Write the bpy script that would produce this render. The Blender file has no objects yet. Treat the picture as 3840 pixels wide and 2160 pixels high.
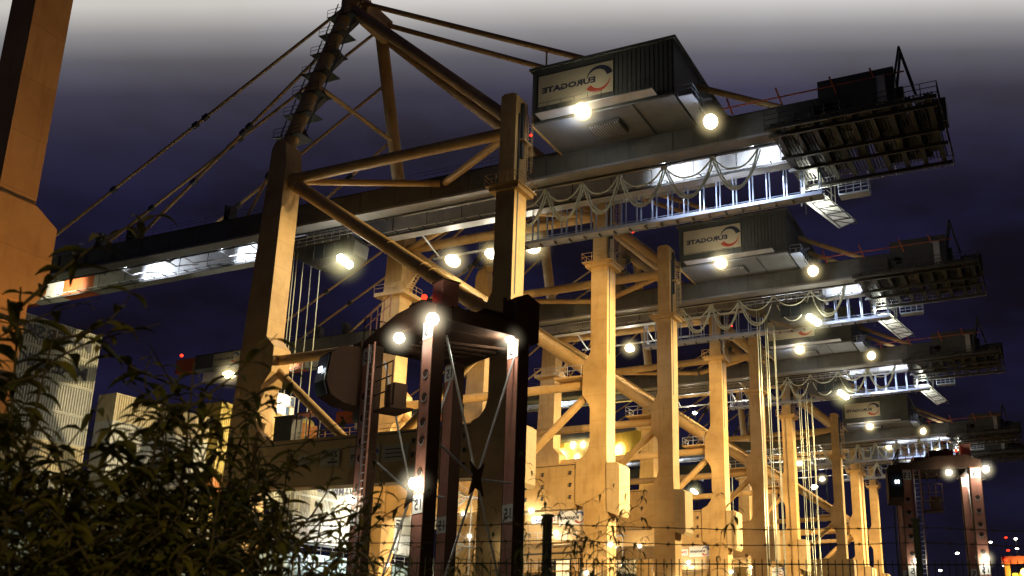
import bpy, math, random
from mathutils import Vector, Matrix
R=random.Random(7)
sc=bpy.context.scene
col=sc.collection
rad=math.radians
# ------------------------------------------------------------------ materials
def new_mat(name):
    m=bpy.data.materials.new(name); m.use_nodes=True
    nt=m.node_tree; b=nt.nodes['Principled BSDF']
    return m,nt,b
def paint(name,c,c2=None,rough=.55,metal=0.,scale=.6,streak=.35,bump=.0,seams=0):
    """weathered paint: large patches, vertical rain streaks and fine speckle"""
    m,nt,b=new_mat(name); N=nt.nodes; L=nt.links
    tc=N.new('ShaderNodeTexCoord')
    n1=N.new('ShaderNodeTexNoise'); n1.inputs['Scale'].default_value=scale; n1.inputs['Detail'].default_value=6; n1.inputs['Roughness'].default_value=.65
    L.new(tc.outputs['Object'],n1.inputs['Vector'])
    mp=N.new('ShaderNodeMapping'); mp.inputs['Scale'].default_value=(1.1,1.1,.16); L.new(tc.outputs['Object'],mp.inputs['Vector'])
    n2=N.new('ShaderNodeTexNoise'); n2.inputs['Scale'].default_value=1.6; n2.inputs['Detail'].default_value=5; L.new(mp.outputs['Vector'],n2.inputs['Vector'])
    r1=N.new('ShaderNodeMapRange'); r1.inputs['From Min'].default_value=.42; r1.inputs['From Max'].default_value=.72; L.new(n1.outputs['Fac'],r1.inputs['Value'])
    r2=N.new('ShaderNodeMapRange'); r2.inputs['From Min'].default_value=.56; r2.inputs['From Max'].default_value=.86; r2.inputs['To Max'].default_value=streak; L.new(n2.outputs['Fac'],r2.inputs['Value'])
    c2=c2 or tuple(x*.7 for x in c)
    m1=N.new('ShaderNodeMix'); m1.data_type='RGBA'; m1.inputs['A'].default_value=(*c,1); m1.inputs['B'].default_value=(*c2,1)
    L.new(r1.outputs['Result'],m1.inputs['Factor'])
    m2=N.new('ShaderNodeMix'); m2.data_type='RGBA'; m2.inputs['B'].default_value=(c[0]*.35,c[1]*.27,c[2]*.2,1)
    L.new(m1.outputs['Result'],m2.inputs['A']); L.new(r2.outputs['Result'],m2.inputs['Factor'])
    out=m2.outputs['Result']
    if seams:   # welded plate joints every few metres, each plate a slightly different tone
        sp_=N.new('ShaderNodeSeparateXYZ'); L.new(tc.outputs['Object'],sp_.inputs[0])
        def mth(op,a,v,bb=None):
            n=N.new('ShaderNodeMath'); n.operation=op; L.new(a,n.inputs[0]); n.inputs[1].default_value=v
            return n.outputs[0]
        zz=mth('DIVIDE',sp_.outputs['Z'],seams); fr=mth('FRACT',zz,0); ln=mth('LESS_THAN',fr,.014)
        xx=mth('DIVIDE',sp_.outputs['X'],seams*2.3); fx=mth('LESS_THAN',mth('FRACT',xx,0),.004)
        mxn=N.new('ShaderNodeMath'); mxn.operation='MAXIMUM'; L.new(ln,mxn.inputs[0]); L.new(fx,mxn.inputs[1])
        fl=N.new('ShaderNodeMath'); fl.operation='FLOOR'; L.new(zz,fl.inputs[0])
        wn=N.new('ShaderNodeTexWhiteNoise'); wn.noise_dimensions='1D'; L.new(fl.outputs[0],wn.inputs['W'])
        tone=N.new('ShaderNodeMapRange'); tone.inputs['To Min'].default_value=.92; tone.inputs['To Max'].default_value=1.04; L.new(wn.outputs['Value'],tone.inputs['Value'])
        sc_=N.new('ShaderNodeVectorMath'); sc_.operation='SCALE'; L.new(out,sc_.inputs[0]); L.new(tone.outputs['Result'],sc_.inputs['Scale'])
        m3=N.new('ShaderNodeMix'); m3.data_type='RGBA'; L.new(sc_.outputs[0],m3.inputs['A']); m3.inputs['B'].default_value=(c[0]*.72,c[1]*.66,c[2]*.6,1); L.new(mxn.outputs[0],m3.inputs['Factor']); out=m3.outputs['Result']
    L.new(out,b.inputs['Base Color'])
    b.inputs['Roughness'].default_value=rough; b.inputs['Metallic'].default_value=metal
    if bump:
        bp=N.new('ShaderNodeBump'); bp.inputs['Strength'].default_value=bump; bp.inputs['Distance'].default_value=.05
        L.new(n1.outputs['Fac'],bp.inputs['Height']); L.new(bp.outputs['Normal'],b.inputs['Normal'])
    return m
def emit(name,c,s):
    m,nt,b=new_mat(name)
    b.inputs['Base Color'].default_value=(*c,1); b.inputs['Emission Color'].default_value=(*c,1); b.inputs['Emission Strength'].default_value=s
    return m
M={}
M['crane']=paint('crane_paint',(.62,.405,.165),(.46,.275,.09),.5,streak=.55,scale=.3,seams=3.1)
M['crane_panel']=paint('crane_panel_paint',(.54,.38,.18),(.46,.31,.14),.6,seams=2.2)
M['girder']=paint('girder_paint',(.42,.42,.41),(.30,.30,.30),.45,streak=.5)
M['girder_shade']=paint('girder_shade_paint',(.12,.12,.105),(.08,.08,.07),.5,streak=.4)  # girder grey darkened, near girder's shade is put into the colour
M['girder_half_shade']=paint('girder_half_shade_paint',(.26,.26,.26),(.2,.2,.2),.5,streak=.3)  # girder grey dimmed, shade on the near flange is in the colour
M['house']=paint('house_paint',(.10,.105,.09),(.075,.08,.07),.6)
M['house_under']=paint('house_floor_paint',(.22,.24,.27),(.17,.19,.22),.5)
M['dark']=paint('dark_steel',(.06,.06,.055),(.04,.04,.04),.5)
M['rail']=paint('galvanised_steel',(.55,.56,.58),(.42,.43,.45),.4,.3)
M['rail_bluelit']=paint('walkway_steel_bluelit',(.46,.54,.74),(.36,.43,.62),.4,.2)  # steel tinted blue, cool lamp light is put into its colour
M['red']=paint('boom_tip_red',(.52,.13,.04),(.42,.1,.03),.5)
M['white']=paint('white_paint',(.75,.74,.7),(.6,.6,.56),.5,streak=.25)
M['sign_white']=paint('sign_white',(.52,.45,.30),(.44,.38,.25),.5,streak=.12)
M['ink']=paint('sign_ink',(.03,.035,.06),(.04,.04,.06),.5,streak=0)
M['ink_red']=paint('sign_red_ink',(.45,.07,.03),(.4,.06,.03),.5,streak=0)
M['ink_blue']=paint('sign_blue_ink',(.06,.10,.35),(.05,.09,.3),.5,streak=0)
M['straddle']=paint('straddle_paint',(.48,.22,.16),(.36,.15,.10),.45,scale=1.2)
M['straddle_dark']=paint('straddle_shaded_steel',(.07,.038,.024),(.045,.026,.018),.85)  # dark steel, deepened to carry the shade on post sides and top
M['straddle_dark'].node_tree.nodes['Principled BSDF'].inputs['Specular IOR Level'].default_value=.12
M['cable']=paint('pale_cable',(.62,.64,.5),(.5,.52,.4),.5)
m,nt,b=new_mat('cab_glass'); b.inputs['Base Color'].default_value=(.05,.06,.07,1); b.inputs['Roughness'].default_value=.08; b.inputs['Metallic'].default_value=.3; M['glass']=m
M['lamp']=emit('floodlight_white',(1,.96,.74),26)
M['lamp_cool']=emit('floodlight_cool',(.86,.92,1),22)
M['lamp_yellow']=emit('sodium_lamp',(1,.60,.09),14)
M['lamp_red']=emit('red_beacon',(1,.03,.01),4)
M['refl1']=emit('reflector_glow_hot',(1,.9,.55),5); M['refl2']=emit('reflector_glow_warm',(1,.82,.4),1.3); M['refl3']=emit('reflector_glow_rim',(1,.75,.35),.28)  # emissive rings, lamp glow fading outward is painted onto the dish
M['lamp_small']=emit('small_lamp',(1,.93,.72),14)
M['tube']=emit('tube_light',(.85,.92,1),5)
M['window_lit']=emit('lit_window',(1,.78,.42),1.3)
M['fence']=paint('fence_green_steel',(.012,.02,.018),(.02,.025,.02),.45,.2,scale=6)
M['rust']=paint('rusty_wire',(.05,.035,.025),(.03,.02,.015),.7,.3,scale=20)
M['asphalt']=paint('asphalt_surface',(.05,.048,.045),(.035,.034,.033),.75,scale=.25,streak=.0,bump=.3)
M['quay']=paint('quay_concrete',(.22,.21,.19),(.15,.145,.13),.8,scale=.4,bump=.2)
M['yellow']=paint('ship_yellow',(.62,.46,.06),(.5,.36,.05),.5)
M['hullblue']=paint('hull_light_blue',(.28,.42,.48),(.22,.34,.4),.5)
M['ship']=paint('ship_buff',(.62,.5,.3),(.5,.4,.24),.5)
M['tyre']=paint('tyre_rubber',(.02,.02,.02),(.03,.03,.03),.9)
for nm,c in dict(c_white=(.46,.46,.38),c_grey=(.40,.41,.38),c_buff=(.58,.50,.32),c_orange=(.55,.22,.06),c_blue=(.08,.16,.34),c_red=(.36,.07,.04),c_yellow=(.62,.50,.14),c_pale=(.62,.64,.62)).items():
    M[nm]=paint('container_'+nm[2:],c,tuple(x*.72 for x in c),.55,streak=.55,scale=.8)
def leafmat(name,c1,c2):
    m,nt,b=new_mat(name); N=nt.nodes; L=nt.links
    tc=N.new('ShaderNodeTexCoord'); n=N.new('ShaderNodeTexNoise'); n.inputs['Scale'].default_value=7; n.inputs['Detail'].default_value=3
    L.new(tc.outputs['Object'],n.inputs['Vector'])
    rp=N.new('ShaderNodeValToRGB'); rp.color_ramp.elements[0].position=.35; rp.color_ramp.elements[1].position=.68
    rp.color_ramp.elements[0].color=(*c1,1); rp.color_ramp.elements[1].color=(*c2,1)
    L.new(n.outputs['Fac'],rp.inputs['Fac']); L.new(rp.outputs['Color'],b.inputs['Base Color'])
    b.inputs['Roughness'].default_value=.55
    tr=N.new('ShaderNodeBsdfTranslucent'); L.new(rp.outputs['Color'],tr.inputs['Color'])
    mx=N.new('ShaderNodeMixShader'); mx.inputs['Fac'].default_value=.3
    L.new(b.outputs[0],mx.inputs[1]); L.new(tr.outputs[0],mx.inputs[2]); L.new(mx.outputs[0],N['Material Output'].inputs['Surface'])
    return m
M['leaf']=leafmat('buddleia_leaf',(.07,.08,.015),(.20,.17,.03))
M['leaf2']=leafmat('weed_leaf',(.04,.055,.02),(.09,.10,.03))
M['stem']=paint('woody_stem',(.08,.06,.025),(.05,.04,.02),.8,scale=9)
M['lavblossom']=paint('dry_blossom',(.05,.02,.03),(.03,.012,.02),.9,scale=9)
# ------------------------------------------------------------------ mesh builder
class MB:
    def __init__(s): s.v=[];s.f=[];s.mi=[];s.sm=[];s.mats=[]
    def mat(s,m):
        if m not in s.mats: s.mats.append(m)
        return s.mats.index(m)
    def add(s,vs,fs,m,smooth=False):
        o=len(s.v); s.v+=[tuple(v) for v in vs]; k=s.mat(m)
        for f in fs: s.f.append(tuple(i+o for i in f)); s.mi.append(k); s.sm.append(smooth)
        return s
    def box(s,x0,x1,y0,y1,z0,z1,m):
        vs=[(x,y,z) for z in (z0,z1) for x,y in ((x0,y0),(x1,y0),(x1,y1),(x0,y1))]
        return s.add(vs,[(3,2,1,0),(4,5,6,7),(0,1,5,4),(1,2,6,5),(2,3,7,6),(3,0,4,7)],m)
    def frame(s,p,q,up=(0,0,1)):
        p=Vector(p);q=Vector(q);d=(q-p).normalized();u=Vector(up)
        if abs(d.dot(u))>.98: u=Vector((0,1,0))
        a=d.cross(u).normalized(); b_=a.cross(d).normalized()
        return p,q,a,b_
    def beam(s,p,q,w,h,m,up=(0,0,1)):
        p,q,a,b_=s.frame(p,q,up); vs=[]
        for c in (p,q):
            for i,j in ((-1,-1),(1,-1),(1,1),(-1,1)): vs.append(c+a*(i*w/2)+b_*(j*h/2))
        return s.add(vs,[(3,2,1,0),(4,5,6,7),(0,1,5,4),(1,2,6,5),(2,3,7,6),(3,0,4,7)],m)
    def tube(s,p,q,r,m,n=10,r2=None,cap=True):
        p,q,a,b_=s.frame(p,q); r2=r if r2 is None else r2; vs=[]
        for c,rr in ((p,r),(q,r2)):
            for k in range(n):
                t=2*math.pi*k/n; vs.append(c+a*(rr*math.cos(t))+b_*(rr*math.sin(t)))
        fs=[(k,(k+1)%n,n+(k+1)%n,n+k) for k in range(n)]
        s.add(vs,fs,m,n>6)
        if cap: s.add(vs,[tuple(range(n-1,-1,-1)),tuple(range(n,2*n))],m)
        return s
    def path(s,pts,r,m,n=5):
        for a,b_ in zip(pts,pts[1:]): s.tube(a,b_,r,m,n,cap=False)
        return s
    def prism(s,poly,axis,a0,a1,m,smooth=False):
        """poly in the plane normal to axis ('y': x,z ; 'x': y,z)"""
        n=len(poly); vs=[]
        for a in (a0,a1):
            for (u,w) in poly: vs.append((u,a,w) if axis=='y' else (a,u,w) if axis=='x' else (u,w,a))
        fs=[tuple(range(n)),tuple(range(2*n-1,n-1,-1))]+[(k,n+k,n+(k+1)%n,(k+1)%n) for k in range(n)]
        return s.add(vs,fs,m)
    def ball(s,c,r,m,n=10,k=6,sq=(1,1,1)):
        vs=[];fs=[]
        for j in range(k+1):
            ph=math.pi*j/k
            for i in range(n):
                t=2*math.pi*i/n
                vs.append((c[0]+sq[0]*r*math.sin(ph)*math.cos(t),c[1]+sq[1]*r*math.sin(ph)*math.sin(t),c[2]+sq[2]*r*math.cos(ph)))
        for j in range(k):
            for i in range(n): fs.append((j*n+i,(j+1)*n+i,(j+1)*n+(i+1)%n,j*n+(i+1)%n))
        return s.add(vs,fs,m,True)
    def railing(s,p,q,h,m,step=1.5,r=.035,rails=(1.,.55)):
        p=Vector(p);q=Vector(q);n=max(1,int((q-p).length/step))
        for k in rails: s.tube(p+Vector((0,0,h*k)),q+Vector((0,0,h*k)),r,m,4,cap=False)
        for i in range(n+1):
            c=p.lerp(q,i/n); s.tube(c,c+Vector((0,0,h)),r,m,4,cap=False)
        return s
    def ladder(s,p,q,w,m,side=(0,1,0),r=.03,step=.35):
        p=Vector(p);q=Vector(q);a=Vector(side)*w/2
        s.tube(p-a,q-a,r,m,4);s.tube(p+a,q+a,r,m,4)
        n=max(2,int((q-p).length/step))
        for i in range(n+1):
            c=p.lerp(q,i/n); s.tube(c-a,c+a,r*.7,m,4,cap=False)
        return s
    def mesh(s,name):
        me=bpy.data.meshes.new(name); me.from_pydata(s.v,[],s.f)
        for m in s.mats: me.materials.append(m)
        me.polygons.foreach_set('material_index',s.mi); me.polygons.foreach_set('use_smooth',s.sm)
        me.update(); return me
    def build(s,name,parent=None,kind=None,loc=None):
        o=bpy.data.objects.new(name,s.mesh(name)); col.objects.link(o); o.parent=parent
        if loc: o.location=loc
        if kind: o['kind']=kind
        return o
def tag(o,label,cat,group=None,kind=None):
    if label: o['label']=label
    if cat: o['category']=cat
    if group: o['group']=group
    if kind: o['kind']=kind
    return o
def thing(name,label,cat,loc=(0,0,0),rz=0,group=None):
    o=bpy.data.objects.new(name,None); o.empty_display_size=.5; col.objects.link(o); o.location=loc; o.rotation_euler=(0,0,rz)
    return tag(o,label,cat,group)
def copy_tree(o,parent=None):
    c=o.copy(); col.objects.link(c); c.parent=parent
    for ch in list(o.children):
        if ch.name not in ONLY1: copy_tree(ch,c)
    return c
def point(name,loc,w,c,r=.4,parent=None,spot=None,rot=None,blend=.6):
    l=bpy.data.lights.new(name,'SPOT' if spot else 'POINT'); l.energy=w; l.color=c; l.shadow_soft_size=r
    if spot: l.spot_size=rad(spot); l.spot_blend=blend
    o=bpy.data.objects.new(name,l); col.objects.link(o); o.location=loc; o.parent=parent
    if rot is not None: o.rotation_euler=Vector(rot).to_track_quat('-Z','Y').to_euler()
    return o
# text: the lettering on site reads mirrored in the picture
def text_geo(txt,h,bold=0.,space=1.):
    cu=bpy.data.curves.new('t','FONT'); cu.body=txt; cu.size=h*1.37; cu.resolution_u=2; cu.offset=bold; cu.space_character=space
    o=bpy.data.objects.new('t',cu); col.objects.link(o)
    dg=bpy.context.evaluated_depsgraph_get(); me=o.evaluated_get(dg).to_mesh()
    vs=[v.co.copy() for v in me.vertices]; fs=[tuple(p.vertices) for p in me.polygons]
    o.evaluated_get(dg).to_mesh_clear(); bpy.data.objects.remove(o); bpy.data.curves.remove(cu)
    x0=min(v.x for v in vs); x1=max(v.x for v in vs); y0=min(v.y for v in vs); y1=max(v.y for v in vs)
    return [(v.x-x0,v.y-y0) for v in vs],fs,x1-x0,y1-y0
def put_text(mb,txt,org,ax,up,h,m,width=None,bold=0.,mirror=True):
    """org: lower left corner seen by the viewer, ax: viewer's right, up: up"""
    vs,fs,w,hh=text_geo(txt,h,bold); sx=(width/w) if width else 1.; W=w*sx; org=Vector(org);ax=Vector(ax);up=Vector(up)
    out=[]
    for x,y in vs:
        X=x*sx
        if mirror: X=W-X
        out.append(org+ax*X+up*(y*h/hh))
    mb.add(out,[f[::-1] for f in fs] if mirror else fs,m)
    return W
def ring(mb,c,ax,up,r,w0,w1,a0,a1,m,n=22):
    c=Vector(c);ax=Vector(ax);up=Vector(up); vs=[]
    for i in range(n+1):
        t=i/n; a=rad(a0+(a1-a0)*t); w=w0+(w1-w0)*t
        for rr in (r-w/2,r+w/2): vs.append(c+ax*(rr*math.cos(a))+up*(rr*math.sin(a)))
    mb.add(vs,[(2*i,2*i+1,2*i+3,2*i+2) for i in range(n)],m)
def logo_sign(x0,x1,y,z0,z1,col_board,big=True):
    """white board with ring arcs and mirrored company lettering, facing -y"""
    mb=MB(); mb.box(x0,x1,y,y+.08,z0,z1,col_board)
    H=z1-z0; W=x1-x0; yy=y-.01; ax=(1,0,0); up=(0,0,1)
    cx=x1-.46*H; cz=z0+.5*H; r=.37*H
    ring(mb,(cx,yy,cz),ax,up,r,.2*H,.02*H,15,165,M['ink_blue'] if not big else M['ink'])
    ring(mb,(cx,yy,cz),ax,up,r,.18*H,.02*H,215,350,M['ink_red'])
    put_text(mb,'EUROGATE',(x0+.05*W,yy-.012,z0+.4*H),ax,up,.2*H,M['ink'],width=.72*W,bold=.012*H)
    return mb
# ------------------------------------------------------------------ gantry crane prototype
W=22.6; G=30.
HALO_ON=True
WARM=(1,.60,.24); NEUT=(1,.93,.76); COOL=(.80,.87,1)
def leg_L(mb,y,near):
    p=[(28.3,0),(31.3,0),(31.25,18.3),(31.1,26),(31.1,47.9),(30.95,48),(30.95,58),(30.5,58.25),(29.5,58.25),(29.15,58),(29.15,48),(28.95,47.9),(28.95,36.4),(28.7,35.9),(27.95,34.6),(27.95,31.2),(28.8,30.),(28.95,29.4),(28.95,25.6),(28.7,24.6),(28.1,23.8),(27.2,23.38),(27.2,18.42),(28.3,18.)]
    mb.prism(p,'y',y-1.2,y+1.2,M['crane'])
def leg_W(mb,y,near):
    p=[(-3.3,0),(.9,0),(.8,18.3),(.9,23.4),(1.1,29.6),(2.3,31.2),(2.3,34),(1.15,35.2),(1.3,56),(.9,58.6),(.2,59.2),(-.6,58.9),(-1.,58),(-2.6,25)]
    mb.prism(p,'y',y-1.3,y+1.3,M['crane'])
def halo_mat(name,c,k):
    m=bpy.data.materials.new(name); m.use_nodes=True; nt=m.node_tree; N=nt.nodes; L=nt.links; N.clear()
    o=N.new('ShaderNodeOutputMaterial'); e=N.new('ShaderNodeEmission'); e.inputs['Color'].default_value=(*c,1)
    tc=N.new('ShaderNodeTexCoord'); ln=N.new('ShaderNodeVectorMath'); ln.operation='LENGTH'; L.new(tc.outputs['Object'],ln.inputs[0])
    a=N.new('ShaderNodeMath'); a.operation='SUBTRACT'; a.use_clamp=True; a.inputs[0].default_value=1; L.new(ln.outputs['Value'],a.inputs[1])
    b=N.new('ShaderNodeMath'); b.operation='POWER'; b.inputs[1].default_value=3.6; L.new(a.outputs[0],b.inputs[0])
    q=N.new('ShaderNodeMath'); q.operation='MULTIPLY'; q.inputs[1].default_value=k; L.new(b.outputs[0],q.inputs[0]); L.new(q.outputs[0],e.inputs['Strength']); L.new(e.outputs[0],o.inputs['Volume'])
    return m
HALO={}; ONLY1=set()
def halo(parent,c,r,k=1.4,colr=(1,.86,.5)):  # emissive volume ball added around a lamp to imitate its glow
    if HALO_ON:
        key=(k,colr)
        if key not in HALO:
            mb=MB(); mb.ball((0,0,0),1,halo_mat('halo_glow',colr,k),14,8); HALO[key]=mb.mesh('lamp_halo')
        o=bpy.data.objects.new('lamp_halo',HALO[key]); col.objects.link(o); o.location=c; o.parent=parent; o.scale=(r,r,r)
def flood(parent,name,c,d,r=.55,mat='lamp',w=0,colr=NEUT,spot=None,bracket=None):
    """floodlight: housing with yoke, glowing lens; c centre, d aiming direction"""
    c=Vector(c);d=Vector(d).normalized(); mb=MB()
    mb.tube(c-d*.5*r*1.2,c-d*.05,r*.55,M['dark'],10,r2=r*1.05)
    if bracket: mb.tube(c-d*.5*r,Vector(bracket),.05,M['dark'],5)
    o=mb.build(name,parent)
    if r>.3:
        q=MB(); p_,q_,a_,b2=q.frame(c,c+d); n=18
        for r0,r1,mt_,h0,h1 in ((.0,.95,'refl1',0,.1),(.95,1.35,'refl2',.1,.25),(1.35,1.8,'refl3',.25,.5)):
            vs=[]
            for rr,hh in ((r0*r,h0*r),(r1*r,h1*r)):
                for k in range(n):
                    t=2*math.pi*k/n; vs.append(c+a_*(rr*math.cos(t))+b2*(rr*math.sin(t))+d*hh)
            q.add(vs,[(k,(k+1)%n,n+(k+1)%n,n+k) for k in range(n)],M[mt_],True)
        q.build('reflector_glow',o)
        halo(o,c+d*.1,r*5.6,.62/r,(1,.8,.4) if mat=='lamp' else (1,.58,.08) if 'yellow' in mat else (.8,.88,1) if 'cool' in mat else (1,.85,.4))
        r=r*.85
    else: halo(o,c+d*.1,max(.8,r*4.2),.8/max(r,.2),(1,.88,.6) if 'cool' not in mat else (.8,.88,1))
    l=MB(); l.ball(c+d*.05,r,M[mat],14,8,(1,1,1)); l.build('lens',o)
    if w:
        point('lamp_light',c+d*(r+.25),w,colr,r*.8,parent,spot,d if spot else None)
    return o
def make_crane():
    T=thing('gantry_crane','','ship to shore crane')
    # legs
    for x,fn in ((0,leg_W),(30,leg_L)):
        for y in (0,W):
            mb=MB(); fn(mb,y,y==0); o=mb.build('leg',T)
            if x==30:
                # collar platform, caged ladder, cable tray, bracket lamps
                c=MB(); zc=47.7
                c.box(28.0,31.9,y-1.9,y+1.9,zc-.14,zc,M['crane']); c.box(28.3,31.7,y-1.6,y+1.6,zc-.6,zc-.14,M['crane'])
                for a,b_ in (((28,y-1.9,zc),(31.9,y-1.9,zc)),((31.9,y-1.9,zc),(31.9,y+1.9,zc)),((31.9,y+1.9,zc),(28,y+1.9,zc)),((28,y+1.9,zc),(28,y-1.9,zc))): c.railing(a,b_,1.1,M['crane'],1.0)
                c.build('collar_platform',o)
                l=MB(); l.ladder((31.35,y+.45,48),(31.35,y+.45,56.5),.5,M['crane'])
                for k in range(8):
                    z=49.6+k*.9; pts=[(31.3+.75*math.sin(math.pi*t/5),y+.45+.42*math.cos(math.pi*t/5),z) for t in range(6)]
                    l.path(pts,.025,M['crane'],4)
                for t in range(1,5): l.tube((31.3+.75*math.sin(math.pi*t/5),y+.45+.42*math.cos(math.pi*t/5),49.6),(31.3+.75*math.sin(math.pi*t/5),y+.45+.42*math.cos(math.pi*t/5),56),.025,M['crane'],4)
                l.box(31,31.12,y-.7,y-.45,36,56,M['dark']); l.box(31,31.3,y-.35,y+.05,51,57.3,M['dark'])
                l.box(30.98,31.7,y-.6,y+.9,52.8,53,M['crane'])
                l.build('ladder',o)
            elif y>0:
                c=MB(); zc=48.
                c.box(-2.4,2.3,y-2.,y+2.,zc-.5,zc,M['crane'])
                c.railing((-2.4,y-2,zc),(2.3,y-2,zc),1.1,M['crane'],1.2); c.railing((2.3,y-2,zc),(2.3,y+2,zc),1.1,M['crane'],1.2)
                # stair down to the collar
                c.beam((2.5,y-1.6,zc),(4.6,y-1.6,zc+3.2),.08,.25,M['crane']);c.beam((2.5,y-.9,zc),(4.6,y-.9,zc+3.2),.08,.25,M['crane'])
                for k in range(9): c.box(2.6+k*.23,2.85+k*.23,y-1.6,y-.9,zc+.2+k*.35,zc+.25+k*.35,M['crane'])
                c.build('collar_platform',o)
                # crown above the leg
    # portal beams with end blocks, corbels and lamp brackets
    for y in (0,W):
        mb=MB(); mm=M['crane']
        mb.prism([(1,18.6),(27.1,18.0),(27.1,23.3),(24,23.25),(3.2,23.5),(2.0,23.9),(1.2,24.8),(.95,24.8),(.95,18.6)],'y',y-.95,y+.95,mm)
        mb.prism([(31.3,17.3),(32.6,16.8),(32.85,17.2),(32.85,22.5),(32.5,22.8),(31.2,22.9)],'y',y-1.5,y+1.5,M['crane_panel'])
        mb.box(1.2,27,y-1.05,y-.96,23.0,23.08,M['dark'])
        for X in (20.6,22.8,26.4):
            for z in (22.2,20.8,19.4):
                mb.box(X,X+.22,y-1.25,y-.95,z,z+.1,M['dark']); mb.box(X+.02,X+.2,y-1.25,y-1.05,z-.35,z,M['dark'])
        if y==0:
            c=MB(); c.box(3.0,5.3,-.8,.8,23.55,26.1,M['dark']); c.box(2.9,5.4,-.9,.9,26.1,26.2,M['dark']); c.build('cabinet',T)
            c=MB(); c.box(5.8,7.6,-.8,.8,26.2,26.35,M['red'])
            for X in (5.8,7.5):
                for Y in (-.8,.7): c.box(X,X+.1,Y,Y+.1,23.55,26.2,M['dark'])
            c.build('shelter_frame',T)
        mb.railing((4,y+.4,23.5),(18,y+.4,23.4),1.1,M['crane'],1.5)
        mb.build('portal_beam',T)
    # sill beams along the rails with bogies (below the picture)
    for x in (-1.2,29.8):
        mb=MB(); mb.box(x-1.2,x+1.2,1.35,W-1.35,2.2,4.6,M['crane_panel']); mb.build('sill_beam',T)
        mb=MB()
        for y in (-3,-1,1,3,W-3,W-1,W+1,W+3):
            mb.box(x-.45,x+.45,y-.8,y+.8,.55,1.2,M['dark']); mb.tube((x-.3,y,.45),(x+.3,y,.45),.42,M['dark'],14)
        mb.build('bogie',T)
    # tubes
    tb=[('tie_beam',[((1.1,0,54.4),(29.2,0,54.4),.62),((1.1,W,54.4),(29.2,W,54.4),.62)]),
        ('strut',[((1.1,.3,54.3),(16.3,7.2,54.3),.38),((29.2,.3,54.3),(17.,7.2,54.3),.42),((1.1,W-.3,54.3),(16.3,W-7.4,54.3),.38),((29.2,W-.3,54.3),(17.,W-7.4,54.3),.42)]),
        ('diagonal_brace',[((1.2,0,54.0),(28.4,0,34.3),.78),((1.2,W,54.0),(28.4,W,34.3),.78)]),
        ('lower_tie_beam',[((2.1,0,32.7),(28.1,0,32.7),.55),((2.1,W,32.7),(28.1,W,32.7),.55)]),
        ('lower_brace',[((1.6,0,31.8),(11.6,0,23.2),.48),((28.2,0,31.6),(18.6,0,23.2),.48),((1.6,W,31.8),(11.6,W,23.2),.48),((28.2,W,31.6),(18.6,W,23.2),.48)])]
    for nm,lst in tb:
        for a,b_,r in lst:
            mb=MB(); mb.tube(a,b_,r,M['crane'],16)
            A=Vector(a);B=Vector(b_);d=(B-A).normalized()
            if nm=='diagonal_brace':
                for t in (.03,.52,.68,.72,.93): mb.tube(A.lerp(B,t),A.lerp(B,t)+d*.16,r*1.07,M['crane'],16)
                mb.tube(A.lerp(B,.935),B+d*.1,r*.55,M['crane'],12)
                up=Vector((0,0,.9))
                mb.tube(A+up*1.0,B+up*1.0,.05,M['rail'],4)
            mb.build(nm,T)
    for y in (0,W):
        mb=MB(); mb.box(24.3,27.9,y-1.5,y+1.2,33.35,33.55,M['crane']); mb.railing((24.3,y-1.5,33.55),(27.9,y-1.5,33.55),1.25,M['rail'],1.3,.045); mb.railing((24.3,y-1.5,33.55),(24.3,y+1.2,33.55),1.25,M['rail'],1.3,.045)
        mb.build('access_platform',T)
    # girders
    for y0,y1,nm in ((7.3,8.6,'near'),(13.8,15.1,'far')):
        mb=MB(); g=M['girder']; inner=y1 if nm=='near' else y0
        e=-46 if nm=='far' else -65.5
        mb.box(e,60,y0,y1,52.6,55.2,M['girder_shade'] if nm=='near' else g)
        mb.box(e,60,y0-.22,y1+.22,52.3,52.57,M['girder_half_shade'] if nm=='near' else g)
        mb.box(e,60,y0-.1,y1+.1,55.22,55.3,M['dark'])
        for k in range(22): mb.box(-45+k*5,-44.93+k*5,y0-.03,y0-.002,52.7,55.1,M['dark'])
        bands=((-46,-52,'red'),(-52,-58,'white'),(-58,-64,'red'),(-64,-70,'white')) if nm=='far' else ((-65.5,-70,'red'),)
        for a,b_,mm in bands:
            mb.box(b_+.003,a-.003,y0,y1,52.6,55.0,M[mm]); mb.box(b_+.003,a-.003,y0-.2,y1+.2,52.3,52.55,M[mm])
        o=mb.build('girder',T)
        d=MB(); s=1 if nm=='near' else -1
        d.box(-62,58,inner+s*.3-.06,inner+s*.3+.06,52.1,52.28,M['dark']); d.tube((-62,inner+s*.75,52.5),(58,inner+s*.75,52.5),.07,M['rail'],6)
        for k in range(57): d.box(-56+k*2,-55.92+k*2,min(inner,inner+s*.9),max(inner,inner+s*.9),52.4,52.5,M['dark'])
        if nm=='near': d.railing((-64,7.2,55.3),(26,7.2,55.3),.9,M['dark'],3,.025)
        d.build('trolley_rail',o)
    for X in (-56,-44,-32,-20,-8,4,16,28,40,50):
        mb=MB(); mb.tube((X,8.62,54.6),(X,13.78,54.6),.22,M['girder'],8); mb.build('cross_tie',T)
    for X in (-38.2,-32.5,-15.8):
        mb=MB(); mb.box(X-.5,X-.35,7.4,8.5,55.3,57.6,M['dark']); mb.box(X+.35,X+.5,7.4,8.5,55.3,57.4,M['dark']); mb.tube((X,7.6,56.4),(X,8.4,56.4),.5,M['dark'],12); mb.build('rope_bracket',T)
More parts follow.
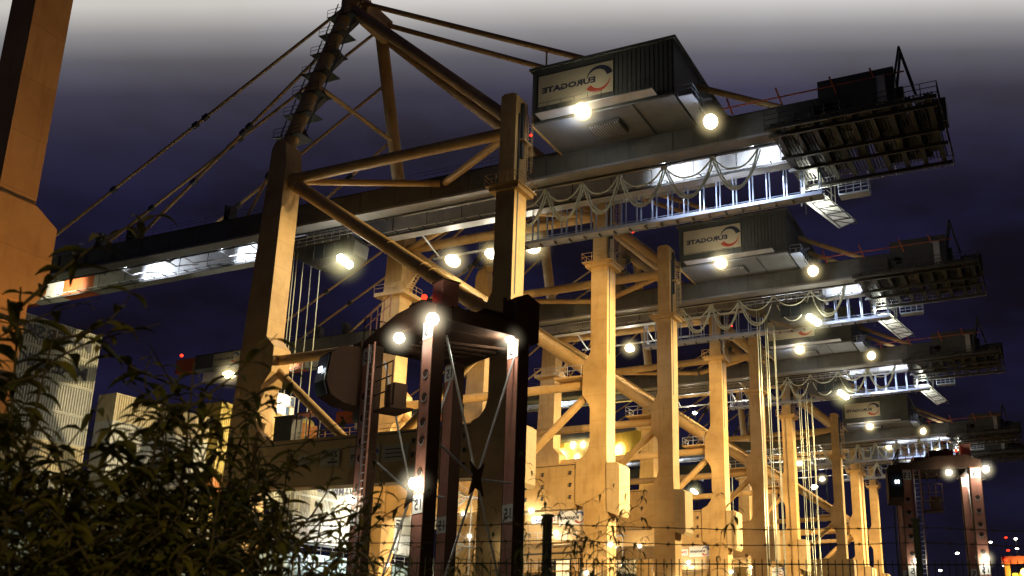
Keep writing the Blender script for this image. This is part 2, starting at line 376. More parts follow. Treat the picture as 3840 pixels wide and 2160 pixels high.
    for X,w_ in ((-36,3),(-28,2),(-25,4),(-19,3),(-14,2)): mb=MB(); mb.path([(X,9,52.9),(X+.6,11,52.2),(X+w_,11.3,52.3),(X+w_+.4,13,52.9)],.07,M['rail'],5); mb.build('hose_bracket',T)
    o=logo_sign(-61,-55,7.2,52.8,55.0,M['sign_white'],False).build('sign_board',T)
    for X in (-35.1,-18.5,43,53):
        flood(T,'girder_lamp',(X,9.6,52.9),(0.3,1,-.2),.24,'lamp_cool',0,bracket=(X,8.6,53))
        point('lamp_light',(X+.4,9.9,53.3),4200 if X<0 else 2600,COOL,.2,T,125,(.55 if X<0 else .2,1,-.02),.5)
    bb=MB(); bb.tube((-69.6,7.9,55),(-69.6,7.9,55.9),.05,M['dark'],5); bb.ball((-69.6,7.9,56.),.3,M['lamp_red'],8,6); bb.build('beacon',T)
    point('lamp_light',(-50,9.9,53.3),3000,(1,.95,.7),.2,T,125,(-.4,1,-.05),.5)  # extra light without a fixture, added to brighten the boom bands
    flood(T,'boom_tip_lamp',(-56.2,6.5,50.7),(.3,-.3,-1),.6,'lamp',2500,(1,.95,.55),bracket=(-56,7.4,52.5))
    # walkway beside the far girder
    mb=MB(); bl=M['rail_bluelit']
    mb.box(20,59,15.2,16.6,48.75,48.9,bl); mb.box(20,59,15.1,15.2,48.65,49.05,bl); mb.box(20,59,16.6,16.7,48.65,49.05,bl)
    for k in range(21):
        X=20.3+k*1.92
        for Y in (15.25,16.55): mb.beam((X,Y,49),(X,Y,52.9),.12,.2,bl)
        mb.box(X+.8,X+.95,15.5,16.2,48.45,48.64,M['dark'])
        mb.beam((X,15.1,52.9),(X,16.6,52.9),.1,.12,bl)
    for z in (49.35,49.65,49.95): mb.tube((20,16.6,z),(59,16.6,z),.045,bl,4)
    for k in range(6): mb.ball((28+k*5.8,16.3,49.3),.22,M['rail'],8,4,(2,1,.5))
    mb.build('walkway',T)
    # festoon cable loops under the near girder
    mb=MB(); x=24.5
    mb.tube((10,9.2,52.15),(57,9.2,52.15),.07,M['rail'],5)
    for i,w_ in enumerate((4.5,4.6,4.4,5.3,5.5,5.0)):
        for dy,dr,off in ((0,4.2,0),(.35,3.7,.12),(-.2,1.9,.05),(.15,3.9,-.08)):
            pts=[]
            for j in range(15):
                t=j/14; pts.append((x+off+w_*t,9.2+dy,52.1-dr*(1-abs(2*t-1)**2.3)))
            mb.path(pts,.085,M['cable'],6)
        mb.box(x-.3,x+.3,9.0,9.5,51.9,52.2,M['rail']); x+=w_
    mb.build('festoon_cable',T)
    # machinery house
    h=MB(); hm=M['house']
    h.box(31.8,47.8,.6,21.6,55.2,61.4,hm); h.box(31.5,48.1,.3,21.9,61.4,61.65,hm)
    for k in range(33): h.box(31.85+k*.49,31.92+k*.49,.55,.6,55.3,61.3,hm)
    h.build_o=h.build('machinery_house',T); H=h.build_o
    u=MB(); u.box(31.9,47.7,.7,21.5,55.02,55.18,M['house_under']); u.box(43.2,43.3,.7,21.5,54.9,55.0,M['dark']); u.box(31.8,31.95,.6,21.6,54.8,55.19,M['crane'])
    u.build('house_floor',H)
    v=MB(); v.box(37.3,40.9,2.6,5.2,54.7,55.0,M['dark'])
    for k in range(12): v.box(37.5+k*.28,37.6+k*.28,2.7,5.1,54.55,54.69,M['rail'])
    v.build('vent_grille',H)
    logo_sign(32.6,41.2,.44,56.9,60.5,M['sign_white']).build('sign_board',H)
    c=MB(); c.box(33,46,-.9,.5,55.3,55.4,M['rail']); c.railing((33,-.9,55.4),(40.5,-.9,55.4),1.0,M['dark'],1.5,.03); c.railing((42,-.9,55.4),(46,-.9,55.4),1.0,M['dark'],1.5,.03); c.build('catwalk',H)
    s=MB() # stair and door landing on the rear wall
    s.box(48.1,49.6,.8,9,54.8,54.9,M['rail_bluelit']); s.railing((49.6,.8,54.9),(49.6,9,54.9),1.1,M['rail_bluelit'],1.1); s.railing((48.1,.8,54.9),(49.6,.8,54.9),1.1,M['rail_bluelit'],.8)
    s.beam((49.4,2,55),(48.4,8,58.4),.1,.3,M['rail_bluelit']); s.beam((48.6,2,55),(48.15,8,58.4),.1,.3,M['rail_bluelit'])
    for k in range(12): s.box(48.3,49.4,2.2+k*.48,2.5+k*.48,55.1+k*.27,55.16+k*.27,M['rail_bluelit'])
    s.box(47.82,47.9,5,6.2,55.3,57.4,M['white']); s.build('rear_stair',H)
    flood(T,'house_floodlight',(38.8,-1.5,54.1),(.1,-.6,-.6),.52,'lamp',0,NEUT,bracket=(38.75,-.6,55.3))
    point('lamp_light',(38.8,-2.6,54.9),430,NEUT,.5,T)  # floating light added off the floodlight to wash the sign board
    flood(T,'house_floodlight',(50.6,3.2,52.75),(.5,-.8,-.4),.42,'lamp',330,COOL,bracket=(49.4,3.4,54.7))
    point('lamp_light',(36.5,1.2,53.7),170,COOL,.4,T)  # light without a fixture, added to brighten the house underside
    # under-walkway floodlights
    p=MB(); p.beam((7,20.,51.2),(28.9,20.,51.2),.2,.25,M['girder']); p.beam((8,20,51.2),(8,15.1,53),.15,.2,M['girder']); p.beam((20,20,51.2),(20,15.1,53),.15,.2,M['girder']); p.build('lamp_rail',T)
    for X in (10.3,15.9,21.8): ff=flood(T,'walkway_floodlight',(X,19.6,50.45),(.1,-.6,-.9),.55 if X!=15.9 else .44,'lamp',900,NEUT,bracket=(X,20,51.1)); ONLY1.add(ff.name) if X!=15.9 else None
    # rear platform
    p=MB(); d=M['dark']
    for k in range(9): p.box(56.3+k*1.88,56.8+k*1.88,4.6,18.6,51.6,51.95,d)
    for y in (4.4,6.,11,14,18.5): p.box(55.8,72.4,y,y+.25,51.25,51.6,d)
    for k in range(48): p.box(55.9+k*.34,56.03+k*.34,4.7,18.4,52.0,52.1,d)
    for k in range(9): p.box(56+k*1.8,57.1+k*1.8,10.5,15.4,52.15,53.4,d if k%3 else M['girder'])
    for k in range(40): p.box(56+k*.41,56.05+k*.41,4.8,8.6,51.97,52.06,d)
    
    p.build('rear_platform',T)
    p=MB(); q=M['dark']
    for a,b_ in (((55.8,19.3,51.3),(72.5,19.3,51.3)),((72.5,19.3,51.3),(72.5,4.2,51.6)),((72.5,4.2,51.6),(55.8,4.2,51.6))): p.railing(a,b_,1.2,M['rail'] if a[1]>19 and b_[1]>19 else q,1.45,.045,(1.,.55,.06))
    p.build('railing',T)
    p=MB() # hoist machinery under the dark rear end
    R2=random.Random(3)
    for k in range(26):
        X=57+R2.random()*13;Y=5+R2.random()*12;s=.6+R2.random()*1.4;hh=1+R2.random()*3.2
        p.box(X,X+s*1.6,Y,Y+s,52.1,52.1+hh,d if R2.random()<.8 else M['girder'])
    for X in (58.5,62,66): p.tube((X,6,53.5),(X,14,53.5),.55,d,12)
    p.box(61,68.5,6,12,52.2,56.4,d); p.box(56.5,61,7,12,52.2,55.2,d)
    for X,Y in ((68.3,6),(70.2,6)): p.beam((X,Y,54),(69.2,Y,58.4),.2,.2,d)
    for X,Y in ((68.3,8),(70.2,8)): p.beam((X,Y,54),(69.2,Y-1,58.4),.2,.2,d)
    p.build('hoist_machinery',T)
    p=MB(); # orange service rail above the rear girder
    p.beam((51,6,55.6),(69.5,6,55.6),.1,.12,M['red'])
    for X in (51.8,57,62.5,66.5): p.beam((X-.25,6,56.7),(X+.35,6,54.7),.14,.18,M['red'])
    p.build('service_rail',T)
    # lattice stair hanging from the far rear end with a lit screen panel
    p=MB()
    for Y in (19.3,21.5):
        for X in (55.8,59.2): p.beam((X,Y,55),(X,Y,49.5),.12,.12,d); 
        for a,b_ in ((55.8,59.2),(59.2,55.8)): p.beam((a,Y,55),(b_,Y,51),.08,.08,d)
    for i in range(5):
        x=56.2+i*.75;z=50.6-i*.85
        p.beam((x,19.3,z),(x+.75,19.3,z-.85),.12,.12,d);p.beam((x+2.1,19.3,z),(x+2.7,19.3,z-.85),.12,.12,d)
        p.beam((x,19.3,z),(x+2.1,19.3,z),.09,.09,d); p.beam((x,19.3,z),(x+2.6,19.3,z-.85),.07,.07,d)
    p.build('stair_lattice',T)
    p=MB(); p.prism([(55.5,50.9),(58.3,50.9),(61.6,47.2),(59.6,46.6)],'y',20.2,20.3,M['white']); p.box(59.9,63.2,20,21.4,50.4,50.6,bl)
    p.railing((59.9,20,50.6),(63.2,20,50.6),1.3,bl,.8,.05,(1,.66,.33)); p.railing((63.2,20,50.6),(63.2,21.4,50.6),1.3,bl,.8,.05)
    p.build('stair_screen',T)
    point('lamp_light',(57.5,18.6,51.0),900,(1,1,.8),.3,T)  # light without a fixture, added to brighten the walkway end
    point('lamp_light',(50,11,49.8),1500,COOL,.3,T,120,(-.1,1,-.1),.5)  # another added light without a fixture, aimed at the hanging walkway
    point('lamp_light',(64,11.5,53.6),260,COOL,.3,T)
    # masts (A-frame) with stair landings
    APX=((2.3,6.6,79.5),(-.6,15.6,82.5))
    apn=(.2,8.2,84.); apf=(.2,14.4,84.)
    for a,b_ in (((0,0,58.6),apn),((0,W,58.6),apf)):
        mb=MB(); mb.tube(a,b_,.85,M['crane'],16); o=mb.build('mast',T)
        if a[1]==0:
            s=MB(); A=Vector(a);B=Vector(b_)
            for k in range(7):
                c=A.lerp(B,.06+k*.135); dx=1.3 if k%2 else -1.3
                s.box(c.x-1.9,c.x+1.9,c.y-.9,c.y+1.6,c.z,c.z+.1,M['dark'])
                s.railing((c.x-1.9,c.y-.9,c.z),(c.x+1.9,c.y-.9,c.z),1.1,M['rail'] if k%2 else M['dark'],1.2,.04)
                if k<6:
                    e=A.lerp(B,.06+(k+1)*.135); s.beam((c.x-dx,c.y+1.2,c.z),(e.x+dx,e.y+1.2,e.z),.9,.12,M['dark'])
                s.beam((c.x+1.9,c.y,c.z),(c.x+1.9,c.y+.9,c.z+3.3),.1,.1,M['dark']); s.beam((c.x-1.9,c.y,c.z),(c.x-1.9,c.y+.9,c.z+3.3),.1,.1,M['dark'])
            s.build('mast_stair',o)
    mb=MB(); mb.box(-1.2,2.,8.,14.6,83.5,84.6,M['crane']); mb.box(-.6,.9,7.4,15.2,84.6,85.6,M['crane']); mb.railing((-1.2,8,85.6),(2,8,85.6),1.1,M['rail']); mb.box(1.2,2.2,9,13.8,80.8,83.4,M['crane']); mb.build('mast_head',T)
    b_=MB(); b_.tube((1.,11,85.6),(1.,11,88.2),.06,M['dark'],5); b_.ball((1.,11,88.3),.25,M['lamp_red']); b_.build('beacon',T)
    mb=MB(); mb.tube((.1,3.4,69),(.1,19.2,69),.3,M['crane'],8); mb.build('mast_tie',T)
    # back stays and fore stays
    for a,b_,r,nm in (((29.9,.2,55.6),(.8,8.2,82.5),.72,'backstay'),((29.9,W-.2,55.6),(.8,14.4,82.5),.72,'backstay'),
                      ((57.3,7.9,55.2),(1,8.8,84),.34,'backstay'),((57.3,14.4,55.2),(1,13.8,84),.34,'backstay'),
                      ((-32,7.9,55.3),(-.2,6.,76.5),.2,'forestay'),((-32,14.4,55.3),(-.2,16.7,76.5),.2,'forestay'),
                      ((-54,7.9,55.3),(-.2,8.2,83.6),.2,'forestay'),((-54,14.4,55.3),(-.2,14.4,83.6),.2,'forestay'),
                      ((-13,7.9,55.3),(0,3.6,69.5),.17,'forestay'),((-13,14.4,55.3),(0,19.1,69.5),.17,'forestay')):
        mb=MB(); mb.tube(a,b_,r,M['crane'],10)
        A=Vector(a);B=Vector(b_);dd=(B-A).normalized()
        if nm=='forestay':
            for t in (.3,.55,.58): mb.beam(A.lerp(B,t),A.lerp(B,t)+dd*.9,.5,.62,M['dark'])
        elif r<.5:
            mb.tube(A.lerp(B,.5),A.lerp(B,.5)-Vector((0,0,3)),.12,M['crane'],6)
        mb.build(nm,T)
    # signs on the near portal beam
    sg=MB(); 
    sg.box(6.9,9.3,-1.12,-1.06,20.7,21.7,M['sign_white']); put_text(sg,'ALTENWERDER',(7.1,-1.14,21.0),(1,0,0),(0,0,1),.35,M['ink'],width=2.0); sg.build('name_board',T)
    sg=MB(); sg.box(9.6,12.0,-1.12,-1.06,20.3,22.1,M['sign_white']); put_text(sg,'ZPMC',(9.8,-1.14,21.2),(1,0,0),(0,0,1),.6,M['ink'],width=2.0,bold=.03); sg.box(10.6,11.8,-1.13,-1.1,20.6,20.8,M['ink']); sg.build('name_board',T)
    sg=logo_sign(13.2,16.8,-1.12,20.1,22.0,M['sign_white'],False); sg.build('name_board',T)
    sg=MB(); sg.box(17.1,20.2,-1.12,-1.06,20.2,21.9,M['sign_white']); 
    for k in range(3): sg.box(17.5,19.8,-1.13,-1.1,20.6+k*.4,20.7+k*.4,M['ink'])
    sg.build('name_board',T)
    # service house with boards under the far portal beam
    p=MB(); p.box(20.3,28.2,W-.3,W+3,8.2,17.9,M['crane_panel']); p.box(20.2,28.2,W-.5,W-.3,13.0,13.15,M['dark']); p.box(22.6,27.7,W-.42,W-.3,4,12.4,M['dark'])
    S=p.build('service_house',T)
    p=MB(); p.box(24.6,26.2,W-.5,W-.42,8.6,12.2,M['window_lit']); p.box(26.5,27.5,W-.5,W-.42,8.6,12.3,M['crane']); p.box(24.6,26.2,W-.53,W-.5,10.2,10.3,M['dark']); p.build('door',S)
    for a,b_,kind in ((21.2,22.7,0),(22.9,24.5,1),(24.75,28.1,2)):
        y=W-.4
        if kind==2: sg=logo_sign(a,b_,y,16.2,17.8,M['white'],False)
        else:
            sg=MB(); sg.box(a,b_,y,y+.08,16.5,17.4,M['white']); put_text(sg,'KALMAR' if kind==0 else 'ZPMC',(a+.1,y-.01,16.75),(1,0,0),(0,0,1),.4,M['ink_blue'] if kind==0 else M['ink_red'],width=b_-a-.2,bold=.02)
        sg.build('name_board',S)
    for c in ((21.6,W-1.2,18.0),(24.8,W-1.,15.3)): flood(T,'service_lamp',c,(0,-1,-.5),.26,'lamp',260,NEUT,bracket=(c[0],W-.3,c[2]))
    for c in ((12.5,W-1.2,18.2),(16.8,W-1.2,18.2)): flood(T,'service_lamp',c,(0,-1,-.5),.24,'lamp_small',150,NEUT,bracket=(c[0],W-.3,c[2]))
    st_=MB(); g=M['rail']
    for k in range(7):
        z=2.5+k*2.9; x0,x1=(9,13.5) if k%2 else (13.5,9)
        for yy in (W-3.2,W-2.2): st_.beam((x0,yy,z),(x1,yy,z+2.9),.07,.25,g); st_.tube((x0,yy,z+1),(x1,yy,z+3.9),.035,g,4,cap=False)
        for j in range(10): t=j/10; st_.box(x0+(x1-x0)*t-.15,x0+(x1-x0)*t+.15,W-3.2,W-2.2,z+2.9*t,z+2.9*t+.04,g)
        st_.box(min(x1,x1+(1.2 if x1>x0 else -1.2)),max(x1,x1+(1.2 if x1>x0 else -1.2)),W-3.3,W-1,z+2.86,z+2.92,g)
    for xx in (8,14.7): st_.beam((xx,W-3.2,0),(xx,W-3.2,23),.12,.12,g)
    st_.build('stair_tower',T)
    st_=MB()
    for z in (11.,14.2): st_.railing((19,W-1.6,z),(27.6,W-1.6,z),1.1,M['rail'],1.2,.035); st_.box(19,27.6,W-1.7,W-.5,z-.1,z,M['crane'])
    st_.build('gallery',T)
    for c,r_ in (((5.5,W-1.3,18.2),.24),((31.9,W-1.7,13.6),.26),((20,W-1.8,12.9),.22),((29.,W-1.7,10.6),.24),((14.8,W-3.4,15.2),.2),((8.6,W-3.4,12.4),.2),((2.4,W-1.6,12.6),.24),((31.9,-1.7,11.2),.2)): flood(T,'service_lamp',c,(0,-1,-.4),r_,'lamp_small',60,NEUT,bracket=(c[0],c[1]+.6,c[2]+.2))
    return T
def make_trolley(T):
    p=MB(); d=M['dark']; g=M['girder']
    for y in (9.1,13.0): p.box(-9,3.5,y,y+.4,51.4,52.0,d)
    for X in (-9,-5.5,-2,3.1): p.box(X,X+.4,9.1,13.4,51.1,51.4,g)
    p.box(-8,-3,9.5,13,50.5,51.1,d)
    for y in (9.3,13.4): p.tube((-7,y,50.9),(1,y,50.9),.35,d,10)
    p.railing((-9,9.,50.6),(3.5,9.,50.6),1.0,M['rail'],1.2)
    O=p.build('trolley',T)
    c=MB(); c.prism([(-5.6,51.2),(2.4,51.2),(3.2,50.2),(3.0,48.6),(1.8,47.7),(-1.6,47.5),(-4.6,48.6)],'y',9.2,11.9,d); c.box(-2.8,1.9,9.05,9.18,48.6,50.3,M['glass'])
    for k in range(4): c.box(-2.8+k*1.55,-2.72+k*1.55,9.0,9.05,48.6,50.3,d)
    c.railing((-4,9,51.2),(3,9,51.2),1,M['rail'],1.); c.build('cab',O)
    l=MB()
    for dx in (-.5,0,.5): l.ball((2.1+dx*1.1,9.0+dx*.2,47.55-dx*.9),.5,M['lamp'],12,8)
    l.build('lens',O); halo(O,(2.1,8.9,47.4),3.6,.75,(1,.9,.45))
    r=MB()
    for X,Y in ((-6.6,10.),(-6.1,12.6),(-5.1,10.),(-4.7,12.6),(-6.3,10.2),(-4.9,12.8)): r.tube((X,Y,50.6),(X+.15,Y,9),.055,M['cable'],5)
    r.build('hoist_rope',O)
    s=MB(); s.box(-7.1,-4.4,5.,17.2,6.6,7.1,M['yellow']); s.box(-6.6,-4.9,9.5,13,7.1,8.9,M['yellow'])
    for y in (5,17): s.box(-7.15,-4.35,y-.2,y+.2,6.2,7.3,M['yellow'])
    s.build('spreader',O)
    point('lamp_light',(1.6,8.4,46.6),900,NEUT,.5,O)
    return O
crane=make_crane(); trolley=make_trolley(crane)
# unseen warm lights without fixtures, copied with every crane, placed to light its legs
point('frame_fill',(46.,2.6,20.),34000,(1,.72,.36),.12,crane,56,(-1.1,1,.02),.55)
point('frame_fill',(46.,2.6,38.),30000,(1,.70,.32),.12,crane,54,(-1.1,1,-.02),.6)
point('frame_fill',(7.,2.6,24.),6000,(1,.64,.26),.25,crane,110,(-.15,1,.12),.9)
point('leg_fill',(90,33,42),470000,(1,.78,.42),.5,crane,50,(-60,-24,-21),.35)
LBL=[('nearest gantry crane, dark tall legs and a large lettered machinery house at the top',0,0.),
     ('second gantry crane from the camera, its brightly lit trolley parked on the rear girder',44.1,47.),
     ('third gantry crane along the quay, house half hidden by the second crane',89.16,42.),
     ('fourth gantry crane along the quay with its lit board low on the right',158.6,4.),
     ('farthest gantry crane, last and smallest of the row on the quay',186.,-22.)]
for i,(lb,y,tx) in enumerate(LBL):
    c=crane if i==0 else copy_tree(crane)
    c.location=(0,y,0); tag(c,lb,'ship to shore crane','gantry cranes standing in a row on the quay')
    for ch in c.children:
        if ch.name.startswith('trolley') and not ch.name.startswith('trolley_'): ch.location=(tx,0,0)
# leg of the crane beside the camera
T=thing('gantry_crane','orange lit crane leg with a flared block at the left edge of the picture','ship to shore crane',(0,0,0))
mb=MB(); m=M['crane']
mb.box(29.1,31.,-51.4,-49.4,24.05,60,m)
mb.prism([(-51.5,24.3),(-49.5,24.3),(-48.2,23.5),(-48.2,19.9),(-48.75,19.2),(-51.5,19.2),(-52.1,19.9),(-52.1,23.5)],'x',28.7,31.25,m)
mb.prism([(-51.4,19.2),(-48.95,19.2),(-49.1,0),(-51.4,0)],'x',28.9,31.1,m)
mb.box(28.85,31.15,-51.45,-48.9,18.0,18.25,M['dark']); mb.box(28.85,31.15,-51.45,-48.92,14.9,15.5,M['dark'])
mb.build('leg',T)
mb=MB(); mb.box(20,28.6,-51.2,-49.6,17,22,m); mb.build('portal_beam',T)
# ------------------------------------------------------------------ ground, quay, water
mb=MB(); mb.box(-4,900,-400,1500,-6,0,M['asphalt']); tag(mb.build('ground'),'','',kind='structure'); 
mb=MB(); mb.box(-4.4,-1,-400,1500,-6,.25,M['quay']); mb.build('quay_edge',kind='structure')
mb=MB()
for x in (-1.2,29.8):
    for dx in (-.05,.0): mb.box(x+dx*2-.04+.05,x+dx*2+.04+.05,-300,900,.004,.06,M['dark'])
mb.build('crane_track',kind='structure')
m,nt,b=new_mat('harbour_water'); N=nt.nodes; L=nt.links
b.inputs['Base Color'].default_value=(.006,.009,.014,1); b.inputs['Roughness'].default_value=.12
nz=N.new('ShaderNodeTexNoise'); nz.inputs['Scale'].default_value=.8; nz.inputs['Detail'].default_value=4; bp=N.new('ShaderNodeBump'); bp.inputs['Strength'].default_value=.5
tc=N.new('ShaderNodeTexCoord'); L.new(tc.outputs['Object'],nz.inputs['Vector']); L.new(nz.outputs['Fac'],bp.inputs['Height']); L.new(bp.outputs['Normal'],b.inputs['Normal'])
mb=MB(); mb.add([(-3000,-1500,-3),(-4.3,-1500,-3),(-4.3,3000,-3),(-3000,3000,-3)],[(0,1,2,3)],m); mb.build('water',kind='structure')
# ------------------------------------------------------------------ ship
SX=-8.
T=thing('container_ship','pale blue container ship moored behind the cranes with a yellow lit bridge','ship',(SX,60,0))
mb=MB(); mb.prism([(-.0,-3.5),(-.0,12.),(-.6,14.3),(-32,14.3),(-32.6,12),(-32.6,-3.5)],'y',-110,150,M['hullblue']); 
mb.build('hull',T)
mb=MB(); mb.railing((-.4,-100,14.3),(-.4,140,14.3),1.1,M['rail'],2.2,.04); mb.build('railing',T)
mb=MB(); mb.box(-32,-7,42,62,14.3,43,M['ship']); mb.prism([(37.5,39.2),(90,52.0),(90,57.5),(37.5,43.2)],'x',-34,-5.1,M['yellow']); mb.box(-34,-7.2,38,88,20,39,M['ship']); mb.box(-30,-12,63,72,14.3,40,M['dark'])
B=mb.build('superstructure',T)
for k in range(8):
    w=MB(); w.box(-6.99,-6.93,43.5+k*2.3,44.9+k*2.3,38,39.4,M['window_lit']); w.build('window',B)
for (x,y,z,mt,r) in ((-4.2,34.1,39.5,'lamp_yellow',1.15),(-4.2,62.2,46.1,'lamp_yellow',1.1),(-4.6,40.2,43.2,'lamp_small',.5),(-4.6,44.8,44.2,'lamp_small',.5),(-4.6,49.7,45.,'lamp_small',.55),(-4.6,42.1,41.05,'lamp_small',.5)):
    flood(T,'deck_lamp',(x,y,z),(1,-.3,-.3),r,mt,0)
point('lamp_light',(-1,38,38.5),2200,(1,.72,.12),.6,T); point('lamp_light',(-1,62,44),2200,(1,.72,.12),.6,T)
mb=MB(); 
for x in (-2.4,-.5):
    for y in (-54.2,-52.6): mb.beam((x,y,14.3),(x,y,30.6),.16,.16,M['yellow'])
for k in range(11):
    z=15.5+k*1.4; mb.box(-2.4,-.5,-54.2,-54.12,z,z+.08,M['yellow']); mb.beam((-.5,-54.2,z),(-.5,-52.6,z+1.3),.07,.07,M['yellow']); mb.beam((-.5,-54.2,z),(-.5,-52.6,z),.07,.07,M['yellow'])
mb.ball((-.5,-52.8,31.4),.45,M['lamp_yellow'],10,6,(.6,.6,1.7)); mb.build('lashing_bridge',T)
# containers ------------------------------------------------------
def container_mesh(matn,length=12.19,h=2.78,text=None):
    mb=MB(); m=M[matn]; w=2.44
    mb.box(-w,-.095,0,length,0,h,m)
    n=int(length/.28); st=(length-.3)/n; vs=[];fs=[]
    for i in range(n):
        y=.15+i*st
        for yy,x in ((y,-.09),(y+st*.25,-.005),(y+st*.5,-.005),(y+st*.75,-.09)): vs+= [(x,yy,.14),(x,yy,h-.12)]
    vs+=[(-.04,length-.15,.14),(-.04,length-.15,h-.12)]
    for i in range(len(vs)//2-1): fs.append((2*i,2*i+2,2*i+3,2*i+1))
    mb.add(vs,fs,m)
    for z in ((0,.13),(h-.11,h)): mb.box(-.06,.01,0.001,length-.001,z[0],z[1],m)
    for y in (0.002,length-.152): mb.box(-.06,.012,y,y+.15,.002,h-.002,m)
    if text: put_text(mb,text,(.014,4.0 if len(text)>4 else 2.,.75),(0,1,0),(0,0,1),1.25,M['ink'],width=7.2,bold=.045)
    return mb.mesh('container')
CM={}
def container(matn,y,z,label,length=12.19,text=None,x=0.,group='containers stacked on the ship'):
    k=(matn,length,text)
    if k not in CM: CM[k]=container_mesh(*k[:1],length=length,text=text)
    o=bpy.data.objects.new('shipping_container',CM[k]); col.objects.link(o); o.location=(SX+x,y,z)
    return tag(o,label,'container',group)
ORD=['topmost','second from top','third from top','fourth from top','fifth from top','sixth from top']
def stack(y,top,n,mats,name,length=12.19,texts={},x=0.):
    for i in range(n):
        mt=mats[i%len(mats)]; tx=texts.get(i)
        cn={'c_white':'off-white','c_grey':'grey','c_buff':'buff','c_orange':'orange','c_blue':'blue','c_red':'dark red','c_yellow':'yellow','c_pale':'pale'}[mt]
        container(mt,y,top-2.8*(i+1),'%s container%s, %s in %s'%(cn,' with dark letters' if tx else '',ORD[i],name),length,tx,x)
stack(-25.8,32.7,6,['c_white','c_white','c_grey','c_grey','c_buff','c_grey'],'the tall stack at the left',texts={0:'MAERSK',1:'MAERSK'})
stack(-11.0,27.6,5,['c_buff','c_pale','c_pale','c_white','c_buff'],'the stack left of the crane leg',texts={1:'MSC'})
stack(2.6,29.8,6,['c_yellow','c_yellow','c_yellow','c_orange','c_yellow','c_grey'],'the stack behind the crane leg',length=6.06)
stack(8.9,30.3,4,['c_yellow','c_yellow','c_white','c_white'],'the stack right of the crane leg',length=6.06,x=-.2)
stack(15.6,26.8,4,['c_white','c_white','c_white','c_pale'],'the white stack below the dark beam',texts={1:'HAMBURG'})
stack(28.6,26.8,4,['c_white','c_pale','c_white','c_pale'],'the stack behind the straddle carrier',texts={1:'MSC',2:'ELBE'})
def quay_box(mt,x,y,z,label,rz=0,L_=12.19):
    k=(mt,L_,None)
    if k not in CM: CM[k]=container_mesh(mt,length=L_)
    o=bpy.data.objects.new('shipping_container',CM[k]); col.objects.link(o); o.location=(x,y,z); o.rotation_euler=(0,0,rz); tag(o,label,'container','containers standing on the quay between the cranes')
LV=['on the ground','second level','third level','top']
for (x,y,cols,nm,L_) in ((9.,26.5,('c_white','c_orange','c_pale','c_white'),'inside the first crane, waterside pile',12.19),(15.5,27.5,('c_red','c_white','c_blue','c_buff'),'inside the first crane, middle pile',12.19),(22.,28.5,('c_pale','c_buff','c_white'),'inside the first crane, landside pile',12.19),(12,72,('c_white','c_buff','c_orange','c_white'),'behind the second crane, waterside pile',12.19),(21,73,('c_buff','c_white','c_pale'),'behind the second crane, landside pile',12.19)):
    for i,mt in enumerate(cols):
        cn={'c_white':'off-white','c_orange':'orange','c_pale':'pale','c_red':'dark red','c_blue':'blue','c_buff':'buff'}[mt]
        quay_box(mt,x,y,2.8*i+.01,'%s container, %s, %s'%(cn,LV[i],nm),0,L_)
# small bright deck house on top of the stack
T=thing('deck_house','small white lit deck house with blue window panels on top of the yellow containers','deck house',(SX,9.2,30.32))
mb=MB(); mb.box(-4,-.3,0,5.3,0,2.7,M['white']); H=mb.build('wall',T)
Rw=random.Random(5)
for k in range(14):
    w=MB(); y=.15+(k%7)*.74; z=.2+(k//7)*1.3; w.box(-.31,-.24,y,y+.5,z,z+1.0,M['tube'] if Rw.random()<.5 else (M['window_lit'] if Rw.random()<.4 else M['c_blue'])); w.build('window',H)
T=thing('ventilation_hood','green domed hood beside the lit deck house','hood',(SX-.6,15.8,29.9)); mb=MB(); mb.ball((0,1.2,.1),1.1,M['c_yellow'],12,8,(1,1,.8)); mb.build('dome',T); mb=MB(); mb.box(-1,1,.1,2.3,-3,.1,M['c_orange']); mb.build('base',T)
